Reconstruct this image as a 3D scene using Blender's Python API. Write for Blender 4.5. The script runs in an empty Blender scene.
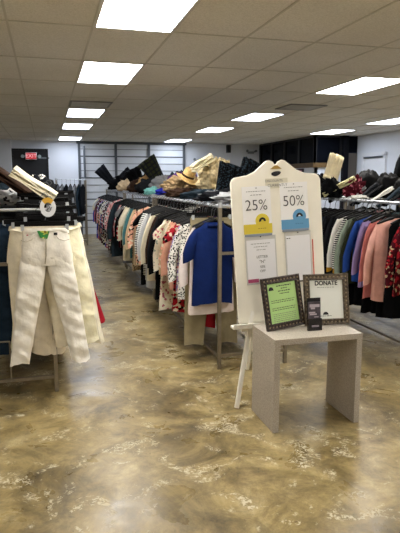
import bpy, math, random
from mathutils import Vector, Matrix, noise
random.seed(7)
S = bpy.context.scene
COL = S.collection
PI = math.pi

# ---------------------------------------------------------------- camera, world, exposure
cam_d = bpy.data.cameras.new('camera'); cam = bpy.data.objects.new('camera', cam_d); COL.objects.link(cam)
cam.location = (0, 0, 1.6); cam.rotation_euler = (PI/2 - .1544, 0, -.2693)
cam_d.sensor_fit = 'VERTICAL'; cam_d.sensor_height = 24; cam_d.lens = 24*552.8/533
cam_d.clip_start = .05
S.camera = cam
w = bpy.data.worlds.new('night'); S.world = w; w.use_nodes = True
w.node_tree.nodes['Background'].inputs[0].default_value = (.02, .025, .04, 1)
w.node_tree.nodes['Background'].inputs[1].default_value = 1
S.view_settings.view_transform = 'Standard'; S.view_settings.look = 'None'
S.view_settings.gamma = 1; S.view_settings.use_curve_mapping = False
S.view_settings.exposure = 0.0
LAMP = 32.0
CEIL = 2.74

# ---------------------------------------------------------------- helpers
def lin(c):
    if isinstance(c, str):
        c = [int(c[i:i+2], 16)/255 for i in (0, 2, 4)]
    return tuple((x/12.92 if x <= .04045 else ((x+.055)/1.055)**2.4) for x in c) + (1,)

def new_mat(name):
    m = bpy.data.materials.new(name); m.use_nodes = True
    nt = m.node_tree; return m, nt, nt.nodes['Principled BSDF']
def nd(nt, t, **kw):
    n = nt.nodes.new(t)
    for k, v in kw.items():
        if k.startswith('i_'): n.inputs[k[2:].replace('_', ' ')].default_value = v
        else: setattr(n, k, v)
    return n
def ramp(nt, stops, interp='LINEAR'):
    r = nt.nodes.new('ShaderNodeValToRGB'); r.color_ramp.interpolation = interp
    e = r.color_ramp.elements
    while len(e) < len(stops): e.new(.5)
    for x, (p, c) in zip(e, stops): x.position = p; x.color = c
    return r
def mat(name, col, rough=.6, metal=0, noise_amt=0, nscale=30, bump=0, spec=.5, coat=0):
    m, nt, b = new_mat(name); c = lin(col)
    b.inputs['Base Color'].default_value = c; b.inputs['Roughness'].default_value = rough
    b.inputs['Metallic'].default_value = metal; b.inputs['Specular IOR Level'].default_value = spec
    b.inputs['Coat Weight'].default_value = coat
    if noise_amt or bump:
        tc = nd(nt, 'ShaderNodeTexCoord'); n = nd(nt, 'ShaderNodeTexNoise', i_Scale=nscale, i_Detail=5.0)
        nt.links.new(tc.outputs['Object'], n.inputs['Vector'])
        if noise_amt:
            lo = tuple(max(0, x*(1-noise_amt)) for x in c[:3]) + (1,); hi = tuple(min(1, x*(1+noise_amt)) for x in c[:3]) + (1,)
            r = ramp(nt, [(.3, lo), (.7, hi)]); nt.links.new(n.outputs['Fac'], r.inputs['Fac'])
            nt.links.new(r.outputs['Color'], b.inputs['Base Color'])
        if bump:
            bp = nd(nt, 'ShaderNodeBump', i_Strength=bump, i_Distance=.01)
            nt.links.new(n.outputs['Fac'], bp.inputs['Height']); nt.links.new(bp.outputs['Normal'], b.inputs['Normal'])
    return m
def emis(name, col, strength, base=.8):
    m, nt, b = new_mat(name)
    b.inputs['Base Color'].default_value = (base, base, base, 1)
    b.inputs['Emission Color'].default_value = lin(col); b.inputs['Emission Strength'].default_value = strength
    return m

_fab = {}
def fabric(c, pat='plain', c2='FFFFFF', c3=None):
    """cloth: plain, floral, leopard, stripe, plaid, denim, knit"""
    key = (c, pat, c2, c3)
    if key in _fab: return _fab[key]
    m, nt, b = new_mat('cloth_%s_%d' % (pat, len(_fab))); L = nt.links.new
    b.inputs['Roughness'].default_value = .92; b.inputs['Specular IOR Level'].default_value = .08
    tc = nd(nt, 'ShaderNodeTexCoord'); A = lin(c); B = lin(c2)
    n = nd(nt, 'ShaderNodeTexNoise', i_Scale=14.0, i_Detail=4.0); L(tc.outputs['Object'], n.inputs['Vector'])
    out = None
    if pat in ('plain', 'denim', 'knit'):
        k = .28 if pat == 'denim' else .1
        r = ramp(nt, [(.3, tuple(x*(1-k) for x in A[:3])+(1,)), (.7, tuple(min(1, x*(1+k)) for x in A[:3])+(1,))])
        L(n.outputs['Fac'], r.inputs['Fac']); out = r.outputs['Color']
    elif pat in ('floral', 'leopard'):
        v = nd(nt, 'ShaderNodeTexVoronoi', i_Scale=42.0 if pat == 'floral' else 60.0)
        L(tc.outputs['Object'], v.inputs['Vector'])
        if pat == 'floral':
            C3 = lin(c3 or c2)
            r = ramp(nt, [(0, A), (.42, B), (.62, A), (.8, C3)], 'CONSTANT')
            sx = nd(nt, 'ShaderNodeSeparateColor'); L(v.outputs['Color'], sx.inputs[0]); L(sx.outputs[0], r.inputs['Fac'])
        else:
            r = ramp(nt, [(0, B), (.42, A)], 'CONSTANT'); L(v.outputs['Distance'], r.inputs['Fac'])
        out = r.outputs['Color']
    elif pat in ('stripe', 'plaid', 'band'):
        sp = nd(nt, 'ShaderNodeSeparateXYZ'); L(tc.outputs['Object'], sp.inputs[0])
        def wave(o, f, th):
            a = nd(nt, 'ShaderNodeMath', operation='MULTIPLY'); a.inputs[1].default_value = f; L(o, a.inputs[0])
            s = nd(nt, 'ShaderNodeMath', operation='SINE'); L(a.outputs[0], s.inputs[0])
            g = nd(nt, 'ShaderNodeMath', operation='GREATER_THAN'); g.inputs[1].default_value = th; L(s.outputs[0], g.inputs[0]); return g
        g = wave(sp.outputs['Z'], 290, 0)
        if pat == 'plaid':
            g = wave(sp.outputs['Z'], 90, .5); h = wave(sp.outputs['X'], 90, .5)
            mx = nd(nt, 'ShaderNodeMath', operation='MAXIMUM'); L(g.outputs[0], mx.inputs[0]); L(h.outputs[0], mx.inputs[1]); g = mx
        if pat == 'band':   # lower hem of another colour
            g = nd(nt, 'ShaderNodeMath', operation='LESS_THAN'); g.inputs[1].default_value = -.66; L(sp.outputs['Z'], g.inputs[0])
        mx = nd(nt, 'ShaderNodeMix', data_type='RGBA'); mx.inputs[6].default_value = A; mx.inputs[7].default_value = B
        L(g.outputs[0], mx.inputs[0]); out = mx.outputs[2]
    L(out, b.inputs['Base Color'])
    n2 = nd(nt, 'ShaderNodeTexNoise', i_Scale=9.0, i_Detail=3.0); L(tc.outputs['Object'], n2.inputs['Vector'])
    bp = nd(nt, 'ShaderNodeBump', i_Strength=.5, i_Distance=.03); L(n2.outputs['Fac'], bp.inputs['Height'])
    L(bp.outputs['Normal'], b.inputs['Normal'])
    _fab[key] = m; return m

class MB:
    def __init__(s): s.v = []; s.f = []
    def add(s, vs, fs):
        o = len(s.v); s.v += [tuple(v) for v in vs]; s.f += [tuple(i+o for i in f) for f in fs]
    def box(s, c, d, M=None, bev=0):
        x, y, z = d[0]/2, d[1]/2, d[2]/2
        vs = [Vector((i*x, j*y, k*z)) for k in (-1, 1) for j in (-1, 1) for i in (-1, 1)]
        if M is not None: vs = [M @ v for v in vs]
        s.add([v+Vector(c) for v in vs], [(0,2,3,1),(4,5,7,6),(0,1,5,4),(2,6,7,3),(0,4,6,2),(1,3,7,5)]); return s
    def tube(s, pts, r, n=8, caps=True, sq=False):
        pts = [Vector(p) for p in pts]; rs = r if isinstance(r, (list, tuple)) else [r]*len(pts); rings = []
        up = None
        for i, p in enumerate(pts):
            d = (pts[min(i+1, len(pts)-1)] - pts[max(i-1, 0)]).normalized()
            if up is None: up = Vector((0, 0, 1)) if abs(d.z) < .9 else Vector((0, 1, 0))
            a = d.cross(up).normalized(); up = a.cross(d).normalized()
            ph = PI/4 if n == 4 else 0; k = math.sqrt(2) if n == 4 else 1
            rings.append([p + (a*math.cos(ph+2*PI*j/n) + up*math.sin(ph+2*PI*j/n))*rs[i]*k for j in range(n)])
        s.loft(rings, caps); return s
    def loft(s, rings, caps=True, closed=True):
        n = len(rings[0]); vs = [v for r in rings for v in r]; fs = []
        for i in range(len(rings)-1):
            for j in range(n if closed else n-1):
                a, b = i*n+j, i*n+(j+1) % n
                fs.append((a, b, b+n, a+n))
        if caps:
            fs.append(tuple(range(n))[::-1]); fs.append(tuple((len(rings)-1)*n+j for j in range(n)))
        s.add(vs, fs); return s
    def prism(s, outline, y0, y1):
        n = len(outline)
        s.add([(x, y0, z) for x, z in outline]+[(x, y1, z) for x, z in outline],
              [tuple(range(n)), tuple(range(2*n-1, n-1, -1))]+[(i, i+n, (i+1) % n+n, (i+1) % n) for i in range(n)]); return s
    def build(s, name, m, parent=None, smooth=False, bev=0, solid=0):
        me = bpy.data.meshes.new(name); me.from_pydata(s.v, [], s.f); me.materials.append(m)
        me.update()
        if smooth: me.polygons.foreach_set('use_smooth', [True]*len(me.polygons))
        o = bpy.data.objects.new(name, me); COL.objects.link(o)
        if parent: o.parent = parent
        if bev:
            md = o.modifiers.new('bevel', 'BEVEL'); md.width = bev; md.segments = 2; md.limit_method = 'ANGLE'
        if solid:
            md = o.modifiers.new('solid', 'SOLIDIFY'); md.thickness = solid
        return o
LABELS = {}
def tag(o, label, cat, group=None):
    n = len(label.replace(',', ' ').split())
    assert 4 <= n <= 16, (n, label)
    if label in LABELS and not (group and LABELS[label] == group): print('DUPLABEL', label)
    LABELS[label] = group
    o['label'] = label; o['category'] = cat
    if group: o['group'] = group
    return o
def thing(name, label, cat, loc=(0,0,0), rz=0, group=None, rot=None):
    o = bpy.data.objects.new(name, None); COL.objects.link(o); o.empty_display_size = .05
    o.location = loc; o.rotation_euler = rot if rot else (0, 0, rz)
    return tag(o, label, cat, group)
def struct(o): o['kind'] = 'structure'; return o
def text(body, name, size, m, parent, loc, rot=(PI/2, 0, 0), sx=1, align='CENTER', ext=.0006, off=0):
    cu = bpy.data.curves.new(name, 'FONT'); cu.body = body; cu.size = size; cu.align_x = align; cu.align_y = 'CENTER'
    cu.extrude = ext; cu.offset = off
    t = bpy.data.objects.new(name, cu); COL.objects.link(t)
    me = bpy.data.meshes.new_from_object(t.evaluated_get(bpy.context.evaluated_depsgraph_get()))
    bpy.data.objects.remove(t)
    me.materials.clear(); me.materials.append(m)
    o = bpy.data.objects.new(name, me); COL.objects.link(o); o.parent = parent
    o.location = loc; o.rotation_euler = rot; o.scale = (sx, 1, 1); return o

# ---------------------------------------------------------------- materials
def ceiling_mat():
    m, nt, b = new_mat('acoustic_tile'); L = nt.links.new
    g = nd(nt, 'ShaderNodeNewGeometry'); n = nd(nt, 'ShaderNodeTexNoise', i_Scale=90.0, i_Detail=3.0); L(g.outputs['Position'], n.inputs['Vector'])
    n2 = nd(nt, 'ShaderNodeTexNoise', i_Scale=.8, i_Detail=2.0); L(g.outputs['Position'], n2.inputs['Vector'])
    r = ramp(nt, [(.35, lin('E2E0DB')), (.6, lin('F4F2EE'))]); L(n.outputs['Fac'], r.inputs['Fac'])
    r2 = ramp(nt, [(.3, (.9, .89, .87, 1)), (.7, (1, 1, 1, 1))]); L(n2.outputs['Fac'], r2.inputs['Fac'])
    mx = nd(nt, 'ShaderNodeMix', data_type='RGBA', blend_type='MULTIPLY'); mx.inputs[0].default_value = 1
    L(r.outputs[0], mx.inputs[6]); L(r2.outputs[0], mx.inputs[7]); L(mx.outputs[2], b.inputs['Base Color'])
    b.inputs['Roughness'].default_value = .95
    bp = nd(nt, 'ShaderNodeBump', i_Strength=.3, i_Distance=.004); L(n.outputs['Fac'], bp.inputs['Height']); L(bp.outputs[0], b.inputs['Normal'])
    return m
def floor_mat():
    m, nt, b = new_mat('stained_concrete'); L = nt.links.new
    g = nd(nt, 'ShaderNodeNewGeometry'); P = g.outputs['Position']
    def noi(sc, det=6.0, dist=0.0, rough=.6):
        n = nd(nt, 'ShaderNodeTexNoise', i_Scale=sc, i_Detail=det, i_Distortion=dist, i_Roughness=rough); L(P, n.inputs['Vector']); return n.outputs['Fac']
    r = ramp(nt, [(.30, lin('50442A')), (.43, lin('7C6C46')), (.54, lin('9A885C')), (.70, lin('BAAA80'))]); L(noi(2.0, 10.0, .8, .72), r.inputs['Fac'])
    r2 = ramp(nt, [(.38, (.60, .60, .62, 1)), (.60, (1.06, 1.05, 1.03, 1))]); L(noi(6, 10.0, .6, .8), r2.inputs['Fac'])
    mx = nd(nt, 'ShaderNodeMix', data_type='RGBA', blend_type='MULTIPLY'); mx.inputs[0].default_value = 1
    L(r.outputs[0], mx.inputs[6]); L(r2.outputs[0], mx.inputs[7])
    # pale chipped patches
    a = ramp(nt, [(.56, (0,0,0,1)), (.61, (1,1,1,1))]); L(noi(4.5, 4.0, 1.2), a.inputs['Fac'])
    a2 = ramp(nt, [(.50, (0,0,0,1)), (.56, (1,1,1,1))]); L(noi(38, 3.0, 1.5), a2.inputs['Fac'])
    am = nd(nt, 'ShaderNodeMath', operation='MULTIPLY'); L(a.outputs[0], am.inputs[0]); L(a2.outputs[0], am.inputs[1])
    am2 = nd(nt, 'ShaderNodeMath', operation='MULTIPLY'); am2.inputs[1].default_value = .75; L(am.outputs[0], am2.inputs[0])
    m2 = nd(nt, 'ShaderNodeMix', data_type='RGBA'); L(am2.outputs[0], m2.inputs[0]); L(mx.outputs[2], m2.inputs[6]); m2.inputs[7].default_value = lin('CFC7AC')
    # small dark pits
    d = ramp(nt, [(.66, (0,0,0,1)), (.70, (1,1,1,1))]); L(noi(26, 4.0, .8), d.inputs['Fac'])
    dm = nd(nt, 'ShaderNodeMath', operation='MULTIPLY'); dm.inputs[1].default_value = .5; L(d.outputs[0], dm.inputs[0])
    m3 = nd(nt, 'ShaderNodeMix', data_type='RGBA'); L(dm.outputs[0], m3.inputs[0]); L(m2.outputs[2], m3.inputs[6]); m3.inputs[7].default_value = lin('4A3F28')
    L(m3.outputs[2], b.inputs['Base Color'])
    rr = ramp(nt, [(.3, (.22,.22,.22,1)), (.7, (.46,.46,.46,1))]); L(noi(3.0, 6.0, .6), rr.inputs['Fac'])
    ra = nd(nt, 'ShaderNodeMath', operation='ADD'); L(rr.outputs[0], ra.inputs[0]); L(am2.outputs[0], ra.inputs[1]); L(ra.outputs[0], b.inputs['Roughness'])
    b.inputs['Specular IOR Level'].default_value = .42
    bp = nd(nt, 'ShaderNodeBump', i_Strength=.18, i_Distance=.01); L(noi(4, 6.0), bp.inputs['Height']); L(bp.outputs[0], b.inputs['Normal'])
    return m
M_wall = mat('wall_paint', 'DFE3EA', .8, noise_amt=.03, nscale=2)
M_white = mat('white_paint', 'E4E6EA', .6)
M_black = mat('black_paint', '0B0C0E', .5)
M_grid = mat('ceiling_grid_metal', 'CFCCC4', .6)
M_steel = mat('brushed_steel', '8A8172', .38, .75, .12, 40)
M_chrome = mat('chrome', 'C9CDD1', .38, .75)
M_hook = mat('hook_wire', '5A5C60', .35, .9)
M_plastic = mat('black_plastic', '060607', .6, spec=.15)
M_clear = mat('clear_clip', 'B9BDC0', .3, .4)
M_rib = mat('door_seam', '51565C', .6)
M_slat = mat('door_panel_white', 'D6DADF', .55, noise_amt=.04, nscale=3)
M_brown = mat('sill_wood', '5F4722', .6, noise_amt=.2, nscale=8)
M_beige = mat('beige_door', '5F5850', .6)
M_glass, _nt, _b = new_mat('night_glass')
_b.inputs['Base Color'].default_value = (.004, .005, .008, 1); _b.inputs['Roughness'].default_value = .12; _b.inputs['Specular IOR Level'].default_value = .03
M_lamp_near = emis('lamp_diffuser_warm', 'FFFBF6', LAMP)
M_lamp_far = emis('lamp_diffuser_cool', 'E6EFFF', LAMP*.44)
M_frame_l = mat('lamp_frame', 'DADADA', .5)

# ---------------------------------------------------------------- room
X0, X1, Y0, Y1 = -7.0, 7.87, -5.0, 16.95
def slab(name, x0, x1, y0, y1, z0, z1, m):
    return struct(MB().box(((x0+x1)/2, (y0+y1)/2, (z0+z1)/2), (x1-x0, y1-y0, z1-z0)).build(name, m))
slab('floor', X0, X1, Y0, Y1, -.1, 0, floor_mat())
slab('ceiling', X0, X1, Y0, Y1, CEIL, CEIL+.1, ceiling_mat())
slab('wall_left', X0-.1, X0, Y0, Y1, 0, CEIL, M_wall)
slab('wall_front', X0, X1, Y0-.1, Y0, 0, CEIL, M_wall)
slab('wall_right', X1, X1+.1, Y0, 13.1, 0, CEIL, M_wall)
slab('wall_back', X0, 6.65, Y1, Y1+.1, 0, CEIL, M_wall)
slab('wall_pier', -2.6, -.9, Y1-.35, Y1, 0, CEIL, M_wall)
# recessed T-bar grid
g = MB()
for i in range(-12, 13):
    x = .387+.61*i
    if X0 < x < X1: g.box((x, (Y0+Y1)/2, CEIL-.001), (.018, Y1-Y0, .006))
for j in range(-8, 11):
    y = 4.419+1.22*j
    if Y0 < y < Y1: g.box(((X0+X1)/2, y, CEIL-.0015), (X1-X0, .018, .006))
struct(g.build('trim_1', M_grid))
# storefront glazing at the far right corner: side pane wall and return pane wall
slab('wall_storefront_side', 6.65, 6.75, 13.1, Y1, 0, 1.95, M_wall)
slab('wall_storefront_return', 6.65, X1+.1, 13.1, 13.2, 0, 1.95, M_wall)
slab('trim_2', 6.60, 6.65, 13.05, Y1, 1.93, 2.05, M_brown)
slab('trim_3', 6.65, 7.43, 13.04, 13.1, 1.93, 2.05, M_brown)
w1 = struct(MB().box((6.70, 15.02, 2.345), (.03, 3.84, .79)).build('window_1', M_glass))
f = MB()
for y in (13.12, 14.05, 15.0, 15.95, 16.9): f.box((6.68, y, 2.345), (.07, .05, .79))
f.box((6.68, 15.02, 2.72), (.07, 3.84, .05)); f.build('window_frame', M_black, w1)
w2 = struct(MB().box((7.04, 13.15, 2.345), (.78, .03, .79)).build('window_2', M_glass))
f = MB()
for x in (6.67, 7.4): f.box((x, 13.13, 2.345), (.05, .07, .79))
f.box((7.04, 13.13, 2.72), (.78, .07, .05)); f.build('window_frame', M_black, w2)
slab('trim_4', 7.42, 7.56, 12.98, 13.1, 0, CEIL, mat('dark_column', '101116', .7, spec=.1))
d = struct(MB().box((7.71, 13.08, 1.15), (.28, .04, 2.3)).build('door_1', M_beige))
MB().box((7.71, 13.09, 2.52), (.30, .02, .42)).build('door_transom', M_glass, d)
MB().tube([(7.62, 13.03, .95), (7.62, 13.03, 1.15)], .012).build('door_handle', M_chrome, d)
# dark doorway under the exit sign
d = struct(MB().box((-.41, Y1-.03, 1.225), (.93, .05, 2.45)).build('door_2', mat('dark_door', '15171B', .55, noise_amt=.2, nscale=3)))
f = MB(); f.box((-.895, Y1-.05, 1.24), (.05, .1, 2.5)); f.box((.075, Y1-.05, 1.24), (.05, .1, 2.5)); f.box((-.41, Y1-.05, 2.475), (1.02, .1, .05))
f.build('door_frame', mat('dark_frame', '0C0D10', .5), d)
MB().box((-.05, Y1-.07, 2.24), (.35, .02, .05)).build('door_closer', mat('grey_metal', '777B80', .4, .6), d)
# overhead sectional door
d = struct(MB().box((2.56, Y1-.04, 1.36), (3.2, .05, 2.72)).build('door_3', M_slat))
r = MB()
for k in range(1, 13): r.box((2.56, Y1-.07, .2095*k), (3.2, .012, .035 if k % 3 == 2 else .014))
r.build('panel_seam', M_rib, d)
for x in (.98, 2.05, 3.05, 4.14):
    MB().box((x, Y1-.09, 1.36), (.07, .04, 2.72)).build('stile', M_rib, d)
MB().tube([(1.12, Y1-.2, 0), (1.12, Y1-.2, 2.6)], .03).build('door_track', mat('track_metal', '6F757B', .4, .7), d)
MB().box((2.56, Y1-.1, 2.7), (3.3, .06, .07)).build('door_header', M_rib, d)
# white door in the right wall
d = struct(MB().box((X1-.02, 12.26, 1.07), (.03, .84, 2.14)).build('door_4', M_white))
f = MB(); f.box((X1-.03, 11.79, 1.1), (.06, .09, 2.25)); f.box((X1-.03, 12.73, 1.1), (.06, .09, 2.25)); f.box((X1-.03, 12.26, 2.24), (.06, 1.03, .09))
f.build('door_frame', M_white, d)
MB().box((X1-.05, 12.26, 2.165), (.03, .84, .04)).build('door_gap_shadow', M_rib, d)  # grey strip standing in for the shadow line in the gap above the door
MB().tube([(X1-.05, 11.95, 1.0), (X1-.11, 11.95, 1.0), (X1-.11, 12.07, 1.0)], .012).build('door_handle', M_chrome, d)
for i, (x0, y0, dx, dy) in enumerate([(X0, Y1-.02, .0, 0)]): pass
b = MB(); b.box((X1-.01, 4, .05), (.02, 15, .1)); struct(b.build('baseboard_right', M_black))
b = MB(); b.box((5.4, Y1-.01, .05), (2.4, .02, .1)); struct(b.build('baseboard_back', M_black))

# ---------------------------------------------------------------- ceiling lights
rowname = {3.2: 'nearest the front', 5.64: 'second from the front', 9.3: 'third from the front', 11.74: 'fourth from the front', 15.3: 'over the overhead door'}
def ceiling_light(x, y, label, far):
    t = thing('ceiling_light', label, 'ceiling light', (x, y, CEIL), group='troffer lights in the ceiling')
    f = MB()
    for s in (-1, 1):
        f.box((s*.293, 0, -.004), (.024, 1.22, .012)); f.box((0, s*.598, -.004), (.61, .024, .012))
    f.build('frame', M_frame_l, t)
    MB().box((0, 0, -.004), (.562, 1.172, .006)).build('diffuser', far, t)
NEAR, FAR = M_lamp_near, M_lamp_far
for y in (3.2, 5.64, 9.3, 11.74, 15.3):
    ceiling_light(.692, y+.61, 'white ceiling light of the left column over the aisle, %s' % rowname[y], NEAR if y < 7 else FAR)
for y in (5.64, 9.1, 11.74, 15.35):
    nm = {5.64: 'large bright one at the right, nearest', 9.1: 'second from the front', 11.74: 'third from the front', 15.35: 'farthest, close to the back wall'}[y]
    ceiling_light(3.742, y+.61, 'white ceiling light of the middle column, %s' % nm, NEAR if y < 7 else FAR)
for y in (9.0, 11.5):
    ceiling_light(6.58, y+.61, 'white ceiling light of the right column, %s' % ('cut by the picture edge' if y < 10 else 'beside the dark windows'), FAR)
for x, y in ((.692, -1.7), (3.742, -1.7), (3.742, 2.0), (-2.9, .7), (-2.9, 5.64), (6.58, 3.2)):
    ceiling_light(x, y+.61, 'white ceiling light outside the view lighting the shop floor', NEAR)
def vent(x, y, label):
    t = thing('ceiling_vent', label, 'vent', (x, y, CEIL))
    f = MB()
    for s in (-1, 1): f.box((s*.29, 0, -.008), (.03, .6, .014)); f.box((0, s*.285, -.008), (.61, .03, .014))
    f.build('frame', mat('vent_frame', '8D8E90', .5), t)
    MB().box((0, 0, -.003), (.56, .55, .004)).build('backing', mat('vent_dark', '6A6B6E', .8), t)
    s_ = MB()
    for k in range(9): s_.box((0, -.24+.06*k, -.01), (.55, .022, .006), Matrix.Rotation(.5, 3, 'X'))
    s_.build('louvre', mat('vent_slat', 'D2D3D5', .5), t)
vent(.692, 8.72, 'square louvred air vent before the third light over the aisle')
vent(3.9, 8.2, 'flat ceiling air vent above the sale sign board')

# ---------------------------------------------------------------- exit sign, wall fittings
t = thing('exit_sign', 'lit red exit sign with two lamp heads above the dark door', 'exit sign', (-.37, Y1-.14, 2.29))
MB().box((0, 0, 0), (.31, .07, .2)).build('housing', M_white, t, bev=.01)
MB().box((0, -.037, 0), (.28, .006, .17)).build('face', emis('exit_face', 'D8303C', .75, 0), t)
text('EXIT', 'lettering', .15, emis('exit_text', 'F8B4BA', .9, 0), t, (0, -.042, 0), off=.002)
for s in (-1, 1):
    b = MB(); b.tube([(s*.16, 0, 0), (s*.2, -.01, 0)], .015); b.tube([(s*.23, .03, 0), (s*.23, -.06, -.01)], [.04, .05], 12)
    b.build('lamp_head', mat('lamp_head', 'A9B8B8', .3), t)
t = thing('wall_speaker', 'small black speaker high on the pale back wall', 'speaker', (5.58, Y1-.1, 2.58))
MB().box((0, 0, 0), (.13, .12, .24)).build('cabinet', M_black, t, bev=.01)
MB().box((0, -.064, 0), (.1, .008, .2)).build('grille', mat('grille', '1B1C1E', .9), t)
MB().box((0, .08, .02), (.04, .06, .04)).build('bracket', M_rib, t)
def emlight(x, z, label):
    t = thing('emergency_light', label, 'emergency light', (x, Y1-.05, z))
    MB().box((0, 0, 0), (.2, .08, .07)).build('housing', mat('grey_housing', '8F9498', .5), t, bev=.01)
    for s in (-1, 1): MB().tube([(s*.13, 0, .03), (s*.15, -.08, .05)], [.03, .04], 10).build('lamp_head', mat('lamp_glass', '6E7478', .3), t)
emlight(6.35, 2.48, 'grey twin headed emergency light on wall beside the dark windows')
emlight(4.62, 2.2, 'grey twin headed emergency light above the straw hat')
t = thing('window_notice', 'small maroon notice on the wall below the dark windows', 'notice', (6.62, 13.9, 1.84))
MB().box((0, 0, 0), (.03, .5, .14)).build('panel', mat('notice_dark', '2A1A22', .6), t)
for k in (-1, 1): MB().box((-.018, k*.12, 0), (.006, .16, .08)).build('pink_block', mat('notice_pink', '9A5C70', .6), t)

# ---------------------------------------------------------------- garment racks
RZ = 1.39
def rack(name_label, x0, x1, y0, y1, group='steel garment racks', brace=False, z=RZ):
    t = thing('garment_rack', name_label, 'clothes rack', ((x0+x1)/2, (y0+y1)/2, 0), group=group)
    hw, hl = (x1-x0)/2, (y1-y0)/2
    for sx in (-1, 1):
        MB().tube([(sx*hw, -hl, z), (sx*hw, hl, z)], .015).build('top_rail', M_chrome, t)
        for sy in (-1, 1):
            MB().tube([(sx*hw, sy*hl, 0), (sx*hw, sy*hl, z+.012)], .0145, 4).build('post', M_steel, t)
            MB().tube([(sx*hw, sy*hl, z-.012), (sx*hw, sy*hl, z+.03)], .02, 10).build('post_cap', M_chrome, t)
        MB().tube([(sx*hw, -hl, .1), (sx*hw, hl, .1)], .01, 4).build('base_rail', M_steel, t)
    for sy in (-1, 1):
        for zz in (.12, 1.0): MB().tube([(-hw, sy*hl, zz), (hw, sy*hl, zz)], .012, 4).build('cross_bar', M_steel, t)
        MB().tube([(-hw, sy*hl, z), (hw, sy*hl, z)], .0125).build('end_rail', M_chrome, t)
    for k in (-1, 1): MB().tube([(-hw, k*hl*.5, z), (hw, k*hl*.5, z)], .009).build('top_cross_rail', M_chrome, t)
    if brace:
        MB().tube([(-hw*.05, -hl, .12), (-hw*.05, -hl, .42)], .006).build('brace', M_steel, t)
        MB().tube([(-hw*.05, -hl, .42), (-hw, -hl, .42)], .006).build('brace', M_steel, t)
rack('steel two rail garment rack holding the white jeans at the left', -.60, .018, 4.2, 6.9, brace=True)
rack('steel garment rack behind the rack of white jeans', -.60, .018, 7.1, 9.8)
rack('steel garment rack behind the easel holding the blue tee at its end', 1.37, 1.98, 4.35, 7.1)
rack('steel garment rack second in the middle row, under the straw hat', 1.37, 1.98, 7.3, 10.0)
rack('steel garment rack farthest of the middle row, near the overhead door', 1.37, 1.98, 10.2, 13.2)
rack('steel garment rack at the right holding the pink blazer', 3.15, 3.76, 3.6, 6.3)
rack('steel garment rack at the right, behind the rack of the pink blazer', 3.15, 3.76, 6.5, 9.2)
rack('small steel garment rack of grey clothes against the far back wall', .25, .95, 14.0, 14.5, z=1.62)

# ---------------------------------------------------------------- garments
HD = .03
def hanger(parent, hw=.19, drop=.0, clip=False):
    b = MB(); r = .0125
    D = HD if not clip else 0
    hook = [(-.022, 0, .012+D), (-.018, 0, .028+D), (0, 0, .036+D), (.02, 0, .026+D), (.022, 0, .004+D), (.006, 0, -.02+D), (0, 0, -.045), (0, 0, -.075)]
    b2 = MB().tube([(x, y, z-.0225+.002) for x, y, z in hook], .0032, 6).build('hanger_hook', M_hook, parent)
    if clip: b.box((0, 0, -.08), (hw*2.15, .016, .034)); b.box((0, 0, -.075), (.05, .018, .04))
    else: b.tube([(-hw, 0, -.15), (-hw*.55, 0, -.118), (0, 0, -.085), (hw*.55, 0, -.118), (hw, 0, -.15)], [.010, .013, .016, .013, .010], 6); b.box((0, 0, -.095), (.05, .012, .04))
    h = b.build('hanger', M_plastic, parent); b2.parent = h
    if clip:
        for s in (-1, 1):
            c = MB(); c.box((s*hw*.8, 0, -.105), (.022, .034, .04)); c.build('clip', M_clear, h)
    return h
def cloth_rows(rows, n, hd_fold, seed, cx=lambda z: 0, wr=0):
    rnd = random.Random(seed); k1, k2 = rnd.choice((3, 4, 5)), rnd.choice((6, 7, 8)); p1, p2, p3 = [rnd.uniform(0, 6.28) for _ in range(3)]
    rings = []; z0, z1 = rows[0][0], rows[-1][0]
    for z, hw, hd in rows:
        t = (z-z0)/(z1-z0); ring = []
        sway = .012*math.sin(3*t+p3)*t
        for j in range(n):
            a = 2*PI*j/n; ca, sa = math.cos(a), math.sin(a)
            fo = 1 + hd_fold*t*(math.sin(k1*a+p1+1.3*t)*.6+math.sin(k2*a+p2)*.4)
            x = hw*math.copysign(abs(ca)**.85, ca)*(1+.05*t*math.sin(k1*a+p2))
            ring.append(Vector((x+cx(z), hd*math.copysign(abs(sa)**.8, sa)*fo+sway+.008*t*math.sin(9*ca+p1)+wr*noise.noise(Vector((x*7+seed, 2, z*26+x*18)))*1.6+wr*noise.noise(Vector((x*22, seed, z*9))), z+.012*t*math.sin(2*a+p3))))
        rings.append(ring)
    return rings
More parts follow.
